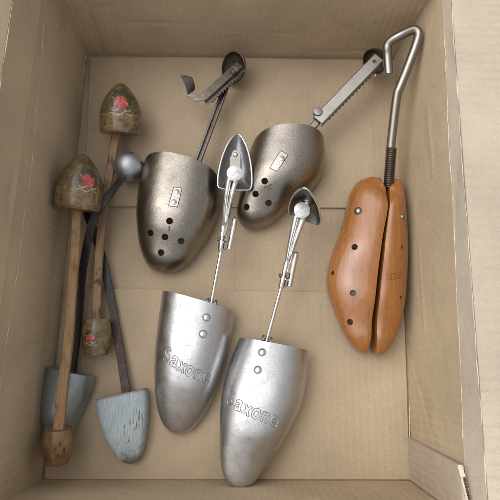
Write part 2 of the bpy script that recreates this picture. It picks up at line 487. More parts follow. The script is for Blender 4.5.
# left side: fold strip and lid flap stand up
wl0, wl1 = up(bl, WH), up(tl, WH)
g0, g1 = wl0 + V((-.006, -.003, .046)), wl1 + V((-.006, .003, .046))
obj('fold_strip', wobble_panel(wl0 + V((0, 0, .0005)), wl1 + V((0, 0, .0005)), g1, g0, V((1, 0, .13)).normalized(), .0034, nu=50, nv=8, amp=.001, seed=23), M['wall'], box)
h0, h1 = g0 + V((-.045, -.008, .055)), g1 + V((-.045, .008, .055))
obj('lid_flap', wobble_panel(g0 + V((-.0004, 0, .0005)), g1 + V((-.0004, 0, .0005)), h1, h0, V((.9, 0, .44)).normalized(), .0038, nu=50, nv=16, amp=.0015, seed=24), M['wall'], box)
# far end: lid flap stands up, leaning out; near end: lid flap folded out and down
a0, a1 = up(tl, WH + .0006), up(tr, WH + .0006)
obj('lid_flap', wobble_panel(a0, a1, a1 + V((.006, .10, .075)), a0 + V((-.006, .10, .075)), V((0, -.6, .8)).normalized(), .0038, seed=25, nu=40), M['end'], box)
a0, a1 = up(br, WH + .0006), up(bl, WH + .0006)
obj('lid_flap', wobble_panel(a0, a1, a1 + V((-.004, -.13, -.035)), a0 + V((.004, -.13, -.035)), V((0, .26, .96)).normalized(), .0038, seed=26, nu=40), M['end'], box)

# glued corner tab on the right wall
wdir = (br - tr).normalized()
tb = br - wdir * .047
n_in = V((-1, 0, 0))
obj('glue_tab', wobble_panel(tb + V((-.0006, 0, .001)), br + V((-.0006, 0.0012, .001)), br + V((-.0006, .0012, WH + .004)), tb + V((-.0006, -.004, WH + .004)), n_in, -.003, nu=12, nv=20, amp=.0008, seed=31), M['tab'], box)
# torn end of the tab's board, with its flutes showing
mb = MB(); k0 = tb + V((-.004, -.003, WH + .0045)); k1 = br + V((.004, 0, WH + .006))
pts = [k0.lerp(k1, i / 20) + V((.0008 * noise.noise(V((i * 1.3, 0, 0))), 0, .0012 * noise.noise(V((i * .9, 2, 0))))) for i in range(21)]
mb.sweep(pts, rect(.0042, .0016), up=Z)
torn = obj('torn_edge', mb, M['torn'], box)
mb = MB()
for i in range(5, 20):
    c = k0.lerp(k1, i / 20) + V((.0005, 0, .0012)); mb.lathe(c - V((0, 0, .0006)), c + V((0, 0, .0004)), [(0, .0013), (1, .0012)], 8)
obj('flute_shade_disc', mb, M['flute'], torn)  # solid dark discs paint the shade inside the open flutes

# scuffed paper along the folds
def scuff(pts, w, seed, mat='torn'):
    mb = MB(); c = curve(pts, 90)
    rr = [max(.00006, w * (noise.noise(V((i * .23, seed, 0))) * 1.3 + noise.noise(V((i * .9, seed, 3))) * .5 + .40)) for i in range(90)]
    c = [p + V((noise.noise(V((i * .31, seed, 4))) * .0009 + noise.noise(V((i * .07, seed, 8))) * .0016, 0, noise.noise(V((i * .4, seed, 12))) * .0004)) for i, p in enumerate(c)]
    mb.tube(c, w, 6, rr); return mb
obj('scuffed_fold', scuff([wl1 + V((.0005, -.002, -.006)), wl1.lerp(wl0, .22) + V((.0005, 0, -.017)), wl1.lerp(wl0, .5) + V((.0003, 0, -.022)), wl1.lerp(wl0, .75) + V((.0003, 0, -.018)), wl0 + V((.0003, 0, -.012))], .0005, 1), M['torn'], box)
obj('scuffed_fold', scuff([g1 + V((.0002, 0, 0)), g1.lerp(g0, .5), g0], .0006, 2), M['torn'], box)
obj('scuffed_fold', scuff([wr0, wr0.lerp(wr1, .3) + V((-.0004, 0, 0)), wr0.lerp(wr1, .55) + V((.0004, 0, 0)), wr1.lerp(wr0, .12)], .00075, 3), M['torn'], box)
obj('scuffed_fold', scuff([e0, e0.lerp(e1, .5), e1], .0008, 4), M['torn'], box)
# paper seam along the foot of the left wall
obj('scuffed_fold', scuff(PL([(86, 56), (81, 95), (77.5, 128)], .004), .0007, 5), M['torn'], box)

# ground under the box
gm = MB(); gm.add([(-6, -6, -.016), (6, -6, -.016), (6, 6, -.016), (-6, 6, -.016)], [(0, 1, 2, 3)])
go = obj('ground', gm, M['ground'], None, kind='structure')
go['label'] = 'plain pale ground under the cardboard box'

# ================================================================= DARK PERFORATED TREES
def punch(bvh, pts, r, dep=.006):
    mb = MB(); info = []
    for x, y in pts:
        l, n = hit(bvh, x, y)
        if l is None: continue
        n = (n * .8 + Z * .2).normalized()
        mb.lathe(l + n * .005, l - n * dep, [(0, r), (1, r)], 22); info.append((l, n))
    return mb, info

def plate_on(bvh, quad, lift, nu=6, nv=10):
    rows = []
    q = [V((x, y, 0)) for x, y in quad]
    for j in range(nv + 1):
        row = []
        for i in range(nu + 1):
            a = q[0].lerp(q[1], i / nu).lerp(q[3].lerp(q[2], i / nu), j / nv)
            l, n = hit(bvh, a.x, a.y); row.append(l + n * lift)
        rows.append(row)
    return rows

def surf_line(bvh, pts, r, n=6, lift=.0, radii=None, mb=None):
    mb = mb or MB(); path = []
    for x, y in pts:
        l, nn = hit(bvh, x, y)
        if l is not None: path.append(l + nn * lift)
    if len(path) > 2: mb.tube(path, r, n, radii)
    return mb

def dark_shell(root, Lpx, Rpx, z, hprof, holes, quad, discs, hole_r, notch=None, **kw):
    rows = arch_rows(Lpx, Rpx, z, hprof, **kw)
    mb = MB(); mb.grid(rows)
    bv = BVHTree.FromPolygons(mb.v, mb.f)
    cut, info = punch(bv, holes, hole_r)
    if notch:
        cut.lathe(P(notch[0], notch[1], .03), P(notch[0], notch[1], -.006), [(0, notch[2]), (1, notch[2])], 14)
    sh = obj('toe_shell', mb, M['dark'], root, solid=.0011, cut=cut, angle=30)
    pl = MB(); pl.grid(plate_on(bv, quad, .00035))
    pt = obj('slot_plate', pl, M['bronze'], sh, solid=.0004)
    ed = MB()
    for a, b in zip(quad, quad[1:] + quad[:1]):
        surf_line(bv, [(a[0] + (b[0] - a[0]) * t / 8, a[1] + (b[1] - a[1]) * t / 8) for t in range(9)], .00035, 6, .0003, mb=ed)
    obj('slot_gap_shade', ed, M['black'], sh)  # black tubes paint the shade of the gap round the plate
    for x, y in discs:
        l, n = hit(bv, x, y)
        d = MB(); d.lathe(l + n * .0002, l + n * .0009, [(0, .0033), (.7, .0033), (1, .0030)], 20)
        obj('rivet', d, M['bronze'], sh)
    return sh, bv

GROUP_D = 'dark perforated steel shoe trees'
t1 = thing('shoe_tree', 'dark perforated steel shoe tree with open ratchet arm and bent tab at its heel', 'shoe tree', P(180, 215, .0))
L1 = [(145, 170), (141, 184), (138.2, 205), (138, 225), (140, 245), (144, 258), (149.5, 267.5), (158, 272.3), (165, 273.6)]
R1 = [(221, 189), (220.5, 205), (217, 220), (208.5, 239), (195.5, 257.5), (186, 267), (179, 271), (172, 273), (165, 273.6)]
sh1, bv1 = dark_shell(t1, L1, R1, .006, [(0, .046), (.35, .048), (.75, .034), (1, .018)],
    [(169.5, 221), (150.5, 233), (165, 237), (181, 241), (161, 252.5)],
    [(173.8, 187.2), (182, 188.2), (177.5, 207), (168.6, 205.8)], [(176.8, 191.8), (174, 202)], .0041, notch=(158.6, 271.2, .0045), lean=.015)
r_ = MB(); surf_line(bv1, [(170.2, 226), (169, 228), (169.6, 229.5), (168.6, 231)], .0005, 6, .0001, [.0004, .001, .0007, .0003], r_)
obj('rust_streak', r_, M['rust'], sh1)
# twin rails from under the shell to the arm
def rails(root, a, b, gap, w, h, mat):
    mb = MB(); d = (b - a).normalized(); s_ = d.cross(Z).normalized()
    for k in (-1, 1):
        mb.sweep([a + s_ * gap * k, b + s_ * gap * k], rect(w, h))
    mb.sweep([a - Z * h * .35, b - Z * h * .35], rect(gap * 2, h * .25))
    return mb
obj('stem', rails(t1, P(192, 178, .030), P(229, 79, .026), .0028, .0022, .006, None), M['dark2'], t1)
# ratchet arm: angle section with a toothed flange
A0, A1 = P(202, 98, .044), P(240, 64, .040)
ad = (A1 - A0).normalized(); asd = ad.cross(Z).normalized()       # towards lower right in the picture
W = .0105
sec = [(-W / 2, 0), (-W / 2, -.006), (-W / 2 + .0011, -.006), (-W / 2 + .0011, -.0011), (W / 2 - .0011, -.0011), (W / 2 - .0011, -.003), (W / 2, -.003), (W / 2, 0)]
mb = MB(); mb.sweep([A0, A1], sec)
arm = obj('ratchet_arm', mb, M['dark2'], t1)
mb = MB()
c0, c1 = A0 + asd * (W / 2 + .0018) - Z * .005, A1 + asd * (W / 2 + .0018) - Z * .005
mb.sweep([c0, c1], rect(.0048, .0010))
for k in range(12):
    c = c0.lerp(c1, .12 + k * .066) + asd * .0028
    mb.hull_box(c, ad * .0010, asd * .0014, Z * .0016)
obj('ratchet_comb', mb, M['dark2'], arm)
mb = MB()
q = [P(180.5, 75.5, .060), P(191, 77, .058), P(194, 90, .042), P(188, 96.5, .040)]
rows = [[q[0].lerp(q[1], u).lerp(q[3].lerp(q[2], u), v) + V((.0016 * math.sin(math.pi * v), -.001 * math.sin(math.pi * v), 0)) for u in (0, .25, .5, .75, 1)] for v in [i / 8 for i in range(9)]]
def sheet(mb, rows, nv):
    W_, H_ = len(rows[0]), len(rows); o = len(mb.v); mb.grid(rows); o2 = len(mb.v); mb.grid([[p + nv for p in r] for r in rows])
    ring = [(0, i) for i in range(W_)] + [(j, W_ - 1) for j in range(1, H_)] + [(H_ - 1, i) for i in range(W_ - 2, -1, -1)] + [(j, 0) for j in range(H_ - 2, 0, -1)]
    for (j, i), (j2, i2) in zip(ring, ring[1:] + ring[:1]):
        mb.f.append((o + j * W_ + i, o + j2 * W_ + i2, o2 + j2 * W_ + i2, o2 + j * W_ + i))
sheet(mb, rows, V((.0010, .0006, -.0004)))
mb.sweep([P(189.5, 93.5, .041), P(196, 98.5, .0425), P(204, 97, .0435)], rect(.0095, .0012))
mb.tube([P(180.8, 75.2, .0605), P(191, 76.8, .0585)], .0009, 8)
obj('bent_tab', mb, M['dark2'], arm)
# heel cup
def dish(c, axis, r, ang, th=.0011, nr=14, na=36, squash=1.0, side=None):
    axis = axis.normalized(); up_ = side or (Z if abs(axis.z) < .9 else V((0, 1, 0)))
    N = (up_ - axis * up_.dot(axis)).normalized(); B = axis.cross(N)
    rows = []
    for i in range(nr + 1):
        t = max(.01, i / nr) * ang
        rows.append([c - axis * (r * (math.cos(t) - math.cos(ang))) + (N * math.cos(2 * math.pi * k / na) * squash + B * math.sin(2 * math.pi * k / na)) * r * math.sin(t) for k in range(na)])
    mb = MB(); mb.grid(rows, True); return mb
obj('heel_cup', dish(P(233, 68, .026), V((-.55, -.50, .55)), .0185, rad(80), squash=1.25), M['dark2'], t1, solid=.0012)
mb = MB(); c = P(233, 73, .041); mb.lathe(c - Z * .003, c + Z * .004, [(0, .0032), (.8, .0032), (1, .002)], 16)
mb.lathe(P(236, 69, .041), P(236, 69, .0445), [(0, .0040), (.8, .0040), (1, .003)], 16)
obj('pivot', mb, M['dark2'], t1)

t2 = thing('shoe_tree', 'dark perforated steel shoe tree with closed channel handle lying under the hooked rod', 'shoe tree', P(280, 180, 0))
L2 = [(250.5, 152), (246, 166), (243.5, 180), (239.5, 198), (236.5, 212), (239, 221), (244.5, 227.5), (252, 230), (258, 229.5)]
R2 = [(322, 153), (323.8, 168), (321, 180), (312, 192), (299, 202), (287, 211), (275.5, 222), (267, 227), (258, 229.5)]
sh2, bv2 = dark_shell(t2, L2, R2, .006, [(0, .050), (.3, .051), (.75, .034), (1, .018)],
    [(264.6, 181), (255.5, 194), (268.5, 203), (246.5, 207)],
    [(280.5, 150.8), (288, 155), (277, 171.6), (269.8, 168)], [(282, 158.5)], .0041, lean=.017)
r_ = MB()
surf_line(bv2, [(264, 188), (266, 186.5), (268, 187), (270, 185), (272, 184.5)], .0005, 6, .0001, [.0003, .0008, .0004, .0008, .0003], r_)
surf_line(bv2, [(267, 190), (268.5, 188), (270.5, 189.5), (271.5, 187)], .0005, 6, .0001, [.0003, .0006, .0005, .0003], r_)
obj('rust_streak', r_, M['rust'], sh2)
B0, B1 = P(318, 120, .046), P(379, 57, .058)
bd = (B1 - B0).normalized(); W2 = .0150
mb = MB(); mb.sweep([P(300, 142, .034), P(324, 114, .040)], rect(.0085, .005)); obj('stem', mb, M['dark2'], t2)
sec = [(-W2 / 2, -.0095), (-W2 / 2, -.001), (-W2 / 2 + .001, 0), (W2 / 2 - .001, 0), (W2 / 2, -.001), (W2 / 2, -.0095), (W2 / 2 - .0012, -.0095), (W2 / 2 - .0012, -.0012), (-W2 / 2 + .0012, -.0012), (-W2 / 2 + .0012, -.0095)]
mb = MB(); mb.sweep([B0.lerp(B1, t / 6) for t in range(7)], sec)
cut = MB(); hc = B0.lerp(B1, .925); cut.lathe(hc + Z * .004, hc - Z * .006, [(0, .0026), (1, .0026)], 18)
ch = obj('channel_handle', mb, M['chan'], t2, cut=cut)
mb = MB(); s2 = bd.cross(Z).normalized()
for k in range(13):
    c = B0.lerp(B1, .14 + k * .055) + s2 * (W2 / 2 + .0002) - Z * .0098
    mb.hull_box(c, bd * .0012, s2 * .0005, Z * .0012)
obj('ratchet_comb', mb, M['dark2'], ch)
mb = MB(); c = P(318, 112, .046); mb.lathe(c - Z * .0045, c + Z * .0025, [(0, .0060), (.85, .0060), (.97, .0055), (1, .0045)], 22)
obj('thumb_catch', mb, M['chan'], t2)
obj('heel_cup', dish(P(374, 62, .040), V((-.66, -.66, .30)), .0175, rad(84)), M['dark2'], t2, solid=.0013)
mb = MB(); c = P(375.5, 74.5, .053); mb.lathe(c - Z * .003, c + Z * .001, [(0, .0018), (.7, .0018), (1, .0008)], 12)
obj('rivet', mb, M['rim'], t2)

# ================================================================= WOODEN STRETCHER
ws = thing('shoe_stretcher', 'glossy orange wooden shoe stretcher split lengthwise, with long hooked screw rod', 'shoe stretcher', P(370, 270, 0))
def half_last(outer, inner, hprof, sgn, zo=.024, zi=.050, n=60):
    """outer: silhouette pixels, inner: split edge pixels, both from the heel end to the toe"""
    ts = [.5 - .5 * math.cos(math.pi * i / (n - 1)) for i in range(n)]
    O = resample(PL(outer, zo), ts); I = resample(PL(inner, zi), ts); rows = []
    for o, i_, t in zip(O, I, ts):
        h = interp(hprof, t); k = 1.
        i0 = V((i_.x, i_.y, 0)); o0 = V((o.x, o.y, 0)); w = o0 - i0
        e = min(1., w.length / .012)                                # thin ends get lower
        top = .024 + (h - .024) * min(1, e) ** .5; mid = .024; bot = .003 + .018 * (1 - e ** .5)
        row = [i0 + V((0, 0, bot + .002))]
        for q in range(1, 7): row.append(i0 + V((0, 0, bot + .002 + (top - .0025 - bot - .002) * q / 7)))
        for q in range(0, 19):
            a = math.pi / 2 * q / 18
            s_ = math.sin(a) ** 1.0; zz = math.cos(a) ** .75
            edge = max(0, 1 - q / 2.0)                              # eased split edge
            row.append(i0 + w * (s_ * .985 + .012) + V((0, 0, mid + (top - mid) * zz - .0016 * edge)))
        for q in range(1, 13):
            a = math.pi / 2 * q / 12
            row.append(i0 + w * (.62 + .38 * math.cos(a) ** .8) + V((0, 0, bot + (mid - bot) * (1 - math.sin(a)))))
        rows.append(row)
    mb = MB(); mb.loop(rows); return mb
OL = [(380, 177.5), (373, 178), (363, 180), (355, 184.5), (349.5, 194), (346, 207), (341, 228), (335, 245), (329, 263), (326.3, 280), (328, 293), (333, 308), (342, 330), (351, 344), (358, 351), (365, 354.3)]
IL = [(386.5, 178), (386.8, 190), (386, 212), (383, 228), (380.4, 243), (378.5, 262), (377.2, 280), (375.5, 300), (374, 318), (373.8, 333), (373, 346), (370.3, 353.8)]
IR = [(389.5, 178), (390.5, 186), (388, 206), (385, 228), (382.8, 246), (381.6, 265), (380.6, 282), (379, 305), (378.6, 326), (379.4, 342), (381, 351), (385, 355.3)]
OR = [(392, 178), (396.5, 180), (400.5, 185.5), (402.8, 200), (404.8, 225), (405.8, 245), (406, 265), (405.3, 285), (403.5, 305), (399, 327), (392, 343), (386, 352), (379.5, 356)]
HP = [(0, .030), (.06, .048), (.18, .060), (.4, .061), (.65, .053), (.88, .042), (1, .032)]
hl = half_last(OL, IL, HP, 1); hr = half_last(OR, IR, HP, -1)
bvl = BVHTree.FromPolygons(hl.v, [f for f in hl.f]); bvr = BVHTree.FromPolygons(hr.v, [f for f in hr.f])
cl, _ = punch(bvl, [(354.6, 247), (353, 293), (350, 322)], .0037, .022)
c2, _ = punch(bvl, [(332.6, 273), (341.5, 228.5)], .0026, .02); cl.add(c2.v, c2.f)
cr, _ = punch(bvr, [(402.3, 247.5), (401, 297.5)], .0022, .012)
for c_ in (cl, cr):
    c_.tube([P(388.5, 196, .034), P(389.2, 168, .038)], .0062, 18)
lh = obj('last_half', hl, M['beech'], ws, cut=cl, angle=28)
rh = obj('last_half', hr, M['beech'], ws, cut=cr, angle=28)
for bv, par, (x, y), r in ((bvl, lh, (358, 211), .0050), (bvr, rh, (402.8, 216.8), .0034)):
    l, n = hit(bv, x, y)
    if l is None: l, n = P(x, y, .03), V((.7, 0, .7))
    mb = MB(); dome(mb, l, n, r, r * .75); obj('peg', mb, M['chan'], par)
# maker's mark stamped on the narrow half
mk = MB()
def seg(pts): 
    dens = []
    for a, b in zip(pts, pts[1:]):
        for t in range(6): dens.append((a[0] + (b[0] - a[0]) * t / 6, a[1] + (b[1] - a[1]) * t / 6))
    dens.append(pts[-1]); surf_line(bvr, dens, .00028, 6, .00005, mb=mk)
def mpt(u, v): return (387.3 + 15.2 * u - .2 * v, 274.2 - 2.4 * u + 6.0 * v)
seg([mpt(0, 0), mpt(.62, .12), mpt(.66, -.12), mpt(1, .1), mpt(1, 1), mpt(0, 1), mpt(0, 0)])
for u0 in (.16, .44, .68):
    seg([mpt(u0 + .16, .32), mpt(u0, .34), mpt(u0, .8), mpt(u0 + .16, .8)]); seg([mpt(u0, .56), mpt(u0 + .08, .56), mpt(u0 + .14, .57)])
obj('stamped_mark', mk, M['stamp'], rh)
# rod with hook, and its thread
rp = PL([(388.3, 186, .036), (389.0, 168, .040), (391.5, 140, .052), (396.5, 98, .072), (399.5, 88, .077), (406, 72, .084), (415, 48, .095), (418, 38, .0985)])
rp2 = PL([(418.5, 33.5, .0995), (416.5, 30.5, .100), (412, 30, .0995), (402, 34.5, .097), (393, 39.5, .093), (388.5, 43.5, .091), (387.2, 48, .090), (387.6, 56, .086), (388.8, 74, .080)])
path = curve(rp + rp2, 150)
mb = MB(); mb.tube(path, .0054, 18); rod = obj('hooked_rod', mb, M['chan'], ws)
mb = MB(); a, b = P(388.4, 188, .036), P(391.6, 148, .0495); n_ = 22; prof = []
for i in range(n_):
    for t, r in ((0, .0056), (.45, .0065), (.55, .0065), (1, .0056)): prof.append(((i + t) / n_, r))
mb.lathe(a, b, prof, 20); obj('thread', mb, M['dark2'], rod)

# ================================================================= ALUMINIUM TREES
def glyph_outline(ch, grow=.024):
    cu = bpy.data.curves.new('g', 'FONT'); cu.body = ch; cu.size = 1.0; cu.fill_mode = 'NONE'
    o = bpy.data.objects.new('g', cu); COL.objects.link(o)
    dg = bpy.context.evaluated_depsgraph_get(); me = bpy.data.meshes.new_from_object(o.evaluated_get(dg))
    vs = [v.co.copy() for v in me.vertices]; nb = {}
    for e in me.edges:
        a, b = e.vertices; nb.setdefault(a, []).append(b); nb.setdefault(b, []).append(a)
    seen, loops = set(), []
    for s_ in nb:
        if s_ in seen: continue
        lp = [s_]; seen.add(s_); cur = s_
        while True:
            nx = [x for x in nb[cur] if x not in seen]
            if not nx: break
            cur = nx[0]; seen.add(cur); lp.append(cur)
        loops.append([vs[i] for i in lp] + [vs[lp[0]]])
    bpy.data.objects.remove(o); out = []
    big = max(loops, key=lambda l: max(p.x for p in l) - min(p.x for p in l))
    area = lambda l: sum(a.x * b.y - b.x * a.y for a, b in zip(l, l[1:]))
    for l in loops:
        q = l[:-1]; n_ = len(q); sg = (1 if area(l) > 0 else -1) * (1 if l is big else -1); res = []
        for i in range(n_):
            t_ = (q[(i + 1) % n_] - q[i - 1]); t_ = t_.normalized() if t_.length > 1e-9 else V((1, 0, 0))
            res.append(q[i] + V((t_.y, -t_.x, 0)) * (sg * grow))
        out.append(res + [res[0]])
    return out

def lettering(bv, word, place, r=.00027):
    """place: per letter (px, py, size px, angle deg, squeeze)"""
    mb = MB()
    for ch, (x, y, s_, ang, sq) in zip(word, place):
        lo = glyph_outline(ch); allp = [p for l in lo for p in l]
        cx = (min(p.x for p in allp) + max(p.x for p in allp)) / 2
        ca, sa = math.cos(rad(ang)), math.sin(rad(ang))
        for l in lo:
            pts = []
            for a, b in zip(l, l[1:]):
                k = max(1, int((b - a).length / .05))
                pts += [a.lerp(b, t / k) for t in range(k)]
            pts.append(l[-1]); px = []
            for p in pts:
                u, v = (p.x - cx) * s_ * sq, (p.y - .25) * s_
                px.append((x + u * ca + v * sa, y + u * sa - v * ca))
            surf_line(bv, px, r, 5, .00002, mb=mb)
    return mb

def basis_cup(root, o, u, n, width, length, depth, mats=True, tip_lift=0.):
    """tear-drop heel plate: o = middle of the wide end, u towards the tip, n out of the hollow"""
    u = u.normalized(); n = (n - u * n.dot(u)).normalized(); s_ = u.cross(n)
    prof = [(-.5, 0.02), (-.45, -.03), (-.2, -.05), (.2, -.05), (.45, -.03), (.5, .02), (.51, .16), (.47, .38), (.39, .60), (.27, .80), (.12, .95), (0, 1.0), (-.12, .95), (-.27, .80), (-.39, .60), (-.47, .38), (-.51, .16)]
    ring = [o + s_ * (a * width) + u * (b * length) for a, b in prof]
    ring = curve(ring + [ring[0]], 65)[:-1]
    cen = o + u * (length * .40)
    rows = []
    for k in range(13):
        t = max(.02, k / 12)
        rows.append([cen.lerp(p, t) - n * (depth * (1 - t ** 2.4)) + n * 0 for p in ring])
    mb = MB(); mb.grid(rows, True)
    cup = obj('heel_cup', mb, M['cup'], root, solid=.0011)
    rim = MB(); rows = []
    N_ = len(ring)
    for i, p in enumerate(ring):
        T = (ring[(i + 1) % N_] - ring[i - 1]).normalized(); O = T.cross(n).normalized()
        rows.append([p + O * (.0010 * math.cos(a)) + n * (.0011 * math.sin(a)) for a in [2 * math.pi * k / 8 for k in range(8)]])
    rim.grid(rows + [rows[0]], True); obj('rim', rim, M['rim'], cup)
    return cup, s_, n, cen

def saxone(root, L, R, z, hprof, rivets, place, cl_px, rod_px, sleeve_px, lever_px, arm_px, roll_px, zs, **kw):
    rows = arch_rows(L, R, z, hprof, **kw)
    mb = MB(); mb.grid(rows); bv = BVHTree.FromPolygons(mb.v, mb.f)
    sh = obj('toe_shell', mb, M['alu'], root, solid=.0012, angle=30)
    for x, y in rivets:
        l, n = hit(bv, x, y); d = MB(); dome(d, l, n, .0043, .0022, 22); obj('rivet', d, M['rim'], sh)
        w = MB(); w.lathe(l - n * .0003, l + n * .0004, [(0, .0049), (1, .0047)], 22); obj('rivet_seat', w, M['cup'], sh)
    el = obj('engraved_lettering', lettering(bv, 'Saxone', place), M['engrave'], sh)
    obj('letter_highlight', lettering(bv, 'Saxone', [(x + .55, y + .5, a_, b_, c_) for x, y, a_, b_, c_ in place], .0002), M['alu'], el)  # extra raised tube shapes a highlight beside each dark letter line
    # clevis at the shell's mouth
    mb = MB(); a, b = P(*cl_px[0]), P(*cl_px[1]); d = (b - a).normalized(); s_ = d.cross(Z).normalized()
    for k in (-1, 1):
        mb.sweep([a + s_ * .0042 * k - d * .012, b + s_ * .0042 * k], rect(.0014, .0085))
        mb.lathe(b + s_ * (.0036 * k), b + s_ * (.0062 * k), [(0, .0054), (.8, .0054), (1, .0044)], 18)
    mb.lathe(b - s_ * .005, b + s_ * .005, [(0, .0018), (1, .0018)], 12)
    obj('clevis', mb, M['cup'], root)
    mb = MB(); rp_ = PL(rod_px); mb.tube(curve(rp_, 12), .00205, 14); obj('rod', mb, M['chrome'], root)
    # sliding sleeve with a lever beside it
    mb = MB(); a, b = P(*sleeve_px[0]), P(*sleeve_px[1]); d = (b - a).normalized(); s_ = d.cross(Z).normalized()
    mb.lathe(a, b, [(0, .0030), (.03, .0034), (.42, .0034), (.44, .0025), (.58, .0025), (.60, .0036), (.97, .0036), (1, .003)], 18)
    sl = obj('sleeve', mb, M['chrome'], root)
    mb = MB(); c = a.lerp(b, .55)
    for k in (-1, 1): mb.lathe(c + s_ * (.0028 * k), c + s_ * (.0058 * k), [(0, .0022), (.8, .0022), (1, .0015)], 12)
    for t in (.5, .8): mb.hull_box(a.lerp(b, t) - s_ * .0048, d * .0036, s_ * .0008, Z * .0034)
    obj('cross_pin', mb, M['dark2'], sl)
    mb = MB(); lp = PL(lever_px); mb.sweep(curve(lp, 10), [(-.0030, -.0045), (-.0031, -.002), (-.0024, -.0004), (-.0012, .0006), (0, .0009), (.0012, .0006), (.0024, -.0004), (.0031, -.002), (.0030, -.0045), (.0024, -.0045), (.0022, -.002), (0, -.0006), (-.0022, -.002), (-.0024, -.0045)])
    lv = obj('lever', mb, M['chrome'], root)
    mb = MB(); c = lp[0]; c2 = a.lerp(b, .02)
    q = curve([c2 + Z * .002, c2.lerp(c, .5) + V((0, .0035, .003)), c + V((.001, .002, .001)), c + V((.0018, -.003, -.001))], 16)
    mb.tube(q, .0009, 8); obj('spring_wire', mb, M['chan'], lv)
    # two-leaf arm
    ap = curve(PL(arm_px), 24); mb = MB()
    for k in (-1, 1):
        rows = []
        for i, p in enumerate(ap):
            T = (ap[min(i + 1, 23)] - ap[max(i - 1, 0)]).normalized(); S = T.cross(Z).normalized(); N = S.cross(T)
            g = (.0030 * (i / 23) + .0014) * k; w_ = .0021 + .0016 * (i / 23)
            rows.append([p + S * (g + w_ * cx) + N * cz for cx, cz in ((-.7, -.0045), (.7, -.0045), (.95, -.0030), (.9, -.0010), (.55, .0006), (0, .0012), (-.55, .0006), (-.9, -.0010), (-.95, -.0030))])
        mb.loop(rows)
    ar = obj('arm', mb, M['chrome'], root)
    # roller with a pale flat end
    mb = MB(); c = P(*roll_px); n = V((.05, -.12, 1)).normalized()
    mb.lathe(c - n * .010, c - n * .0004, [(0, .0080), (.85, .0092), (1, .0092)], 32)
    mb2 = MB(); mb2.lathe(c - n * .0003, c + n * .0009, [(0, .0094), (.7, .0094), (1, .0086)], 32)
    rl = obj('roller', mb, M['chrome'], root); obj('roller_face', mb2, M['disc'], rl)
    return sh

s1 = thing('shoe_tree', 'aluminium toe shoe tree with flat tear-drop heel plate facing up', 'shoe tree', P(195, 360, 0))
LA = [(163, 292), (160.5, 311), (158, 332), (156, 352), (155.2, 372), (155.8, 392), (158.5, 411), (163.5, 424), (170, 431.5), (178, 434.5)]
RA = [(235.5, 313), (233.5, 328), (230.6, 342), (226, 361), (221.5, 376), (215.5, 393), (208, 409), (200, 421), (190.5, 430.5), (178, 434.5)]
S1 = saxone(s1, LA, RA, .006, [(0, .036), (.3, .040), (1, .020)], [(206.4, 317.4), (203, 334)],
    [(166.8, 356, 19, 14, .7), (174.5, 360.8, 22, 24, .76), (181.8, 366.4, 22, 26, .74), (189.8, 370.4, 22, 25, .72), (198.2, 374.2, 22, 23, .72), (206.6, 377.8, 22, 20, .72)],
    [(208, 318, .034), (211.5, 303.5, .034)], [(210.8, 306, .034), (221.5, 248, .040)],
    [(223.8, 226, .044), (220.6, 251, .040)], [(235, 219, .045), (233, 230, .045), (229, 249, .043)],
    [(224.3, 230, .044), (227, 208, .046), (230, 190, .049), (233.5, 176, .051)], (234.7, 173.2, .060), None, p=.8, q=.85)
cup1, s_, n_, cen = basis_cup(s1, P(234.5, 187, .047), P(237.5, 134, .050) - P(234.5, 187, .047), V((.05, -.18, 1)), .0405, (P(237.5, 134, .050) - P(234.5, 187, .047)).length, .010)
mb = MB(); c = P(235.5, 155, .0415); nn = V((0, -.15, 1)).normalized()
mb.lathe(c - nn * .004, c + nn * .0015, [(0, .0065), (.8, .0065), (1, .0058)], 24)
mb.hull_box(P(235.2, 165, .041), V((.0065, 0, 0)), V((0, .010, 0)), Z * .0022)
br_ = obj('bracket', mb, M['chan'], s1)
mb = MB(); dome(mb, c + nn * .0013, nn, .0032, .0022, 18); obj('rivet', mb, M['rim'], br_)

s2 = thing('shoe_tree', 'aluminium toe shoe tree with its heel plate tipped up on edge', 'shoe tree', P(262, 410, 0))
LB = [(239.5, 338), (233.5, 352), (227.5, 370), (222.5, 390), (220.2, 410), (219.6, 430), (219.6, 452), (221.5, 468), (226, 480), (232, 486), (240, 488)]
RB = [(307.8, 351), (307.6, 366), (305.5, 385), (301, 404), (293, 422), (284.5, 438), (275.5, 452), (267, 465), (258.5, 477), (251, 484.5), (240, 488)]
S2 = saxone(s2, LB, RB, (.006, .032), [(0, .036), (.25, .038), (1, .010)], [(262, 352.2), (257.7, 369.8)],
    [(230.6, 399.5, 19, 12, .75), (238.8, 404.8, 22, 24, .80), (247, 409.4, 22, 26, .78), (256.2, 413, 22, 25, .77), (265.2, 416.8, 22, 23, .77), (274, 420.6, 22, 20, .76)],
    [(262.5, 355, .034), (266.5, 340.5, .034)], [(265.8, 344, .034), (282, 284, .042)],
    [(287, 262, .046), (281, 288, .042)], [(296, 254, .047), (293.5, 266, .047), (289.5, 286, .045)],
    [(287.3, 264, .046), (291.5, 246, .048), (296, 230, .051), (301, 213, .054)], (302, 210.2, .064), None, p=.8, q=.85)
lenC = .064
o2 = P(304.5, 219, .040)
cup2, s_, n_, cen = basis_cup(s2, o2, V((-.08, .25, .92)), V((-.42, -.85, .28)), .0400, lenC, .012)
mb = MB(); c = cen - n_ * .0105
mb.lathe(c, c + n_ * .005, [(0, .0065), (.8, .0065), (1, .0058)], 24)
br_ = obj('bracket', mb, M['chan'], s2)
mb = MB(); dome(mb, c + n_ * .005, n_, .0032, .0022, 18); obj('rivet', mb, M['rim'], br_)

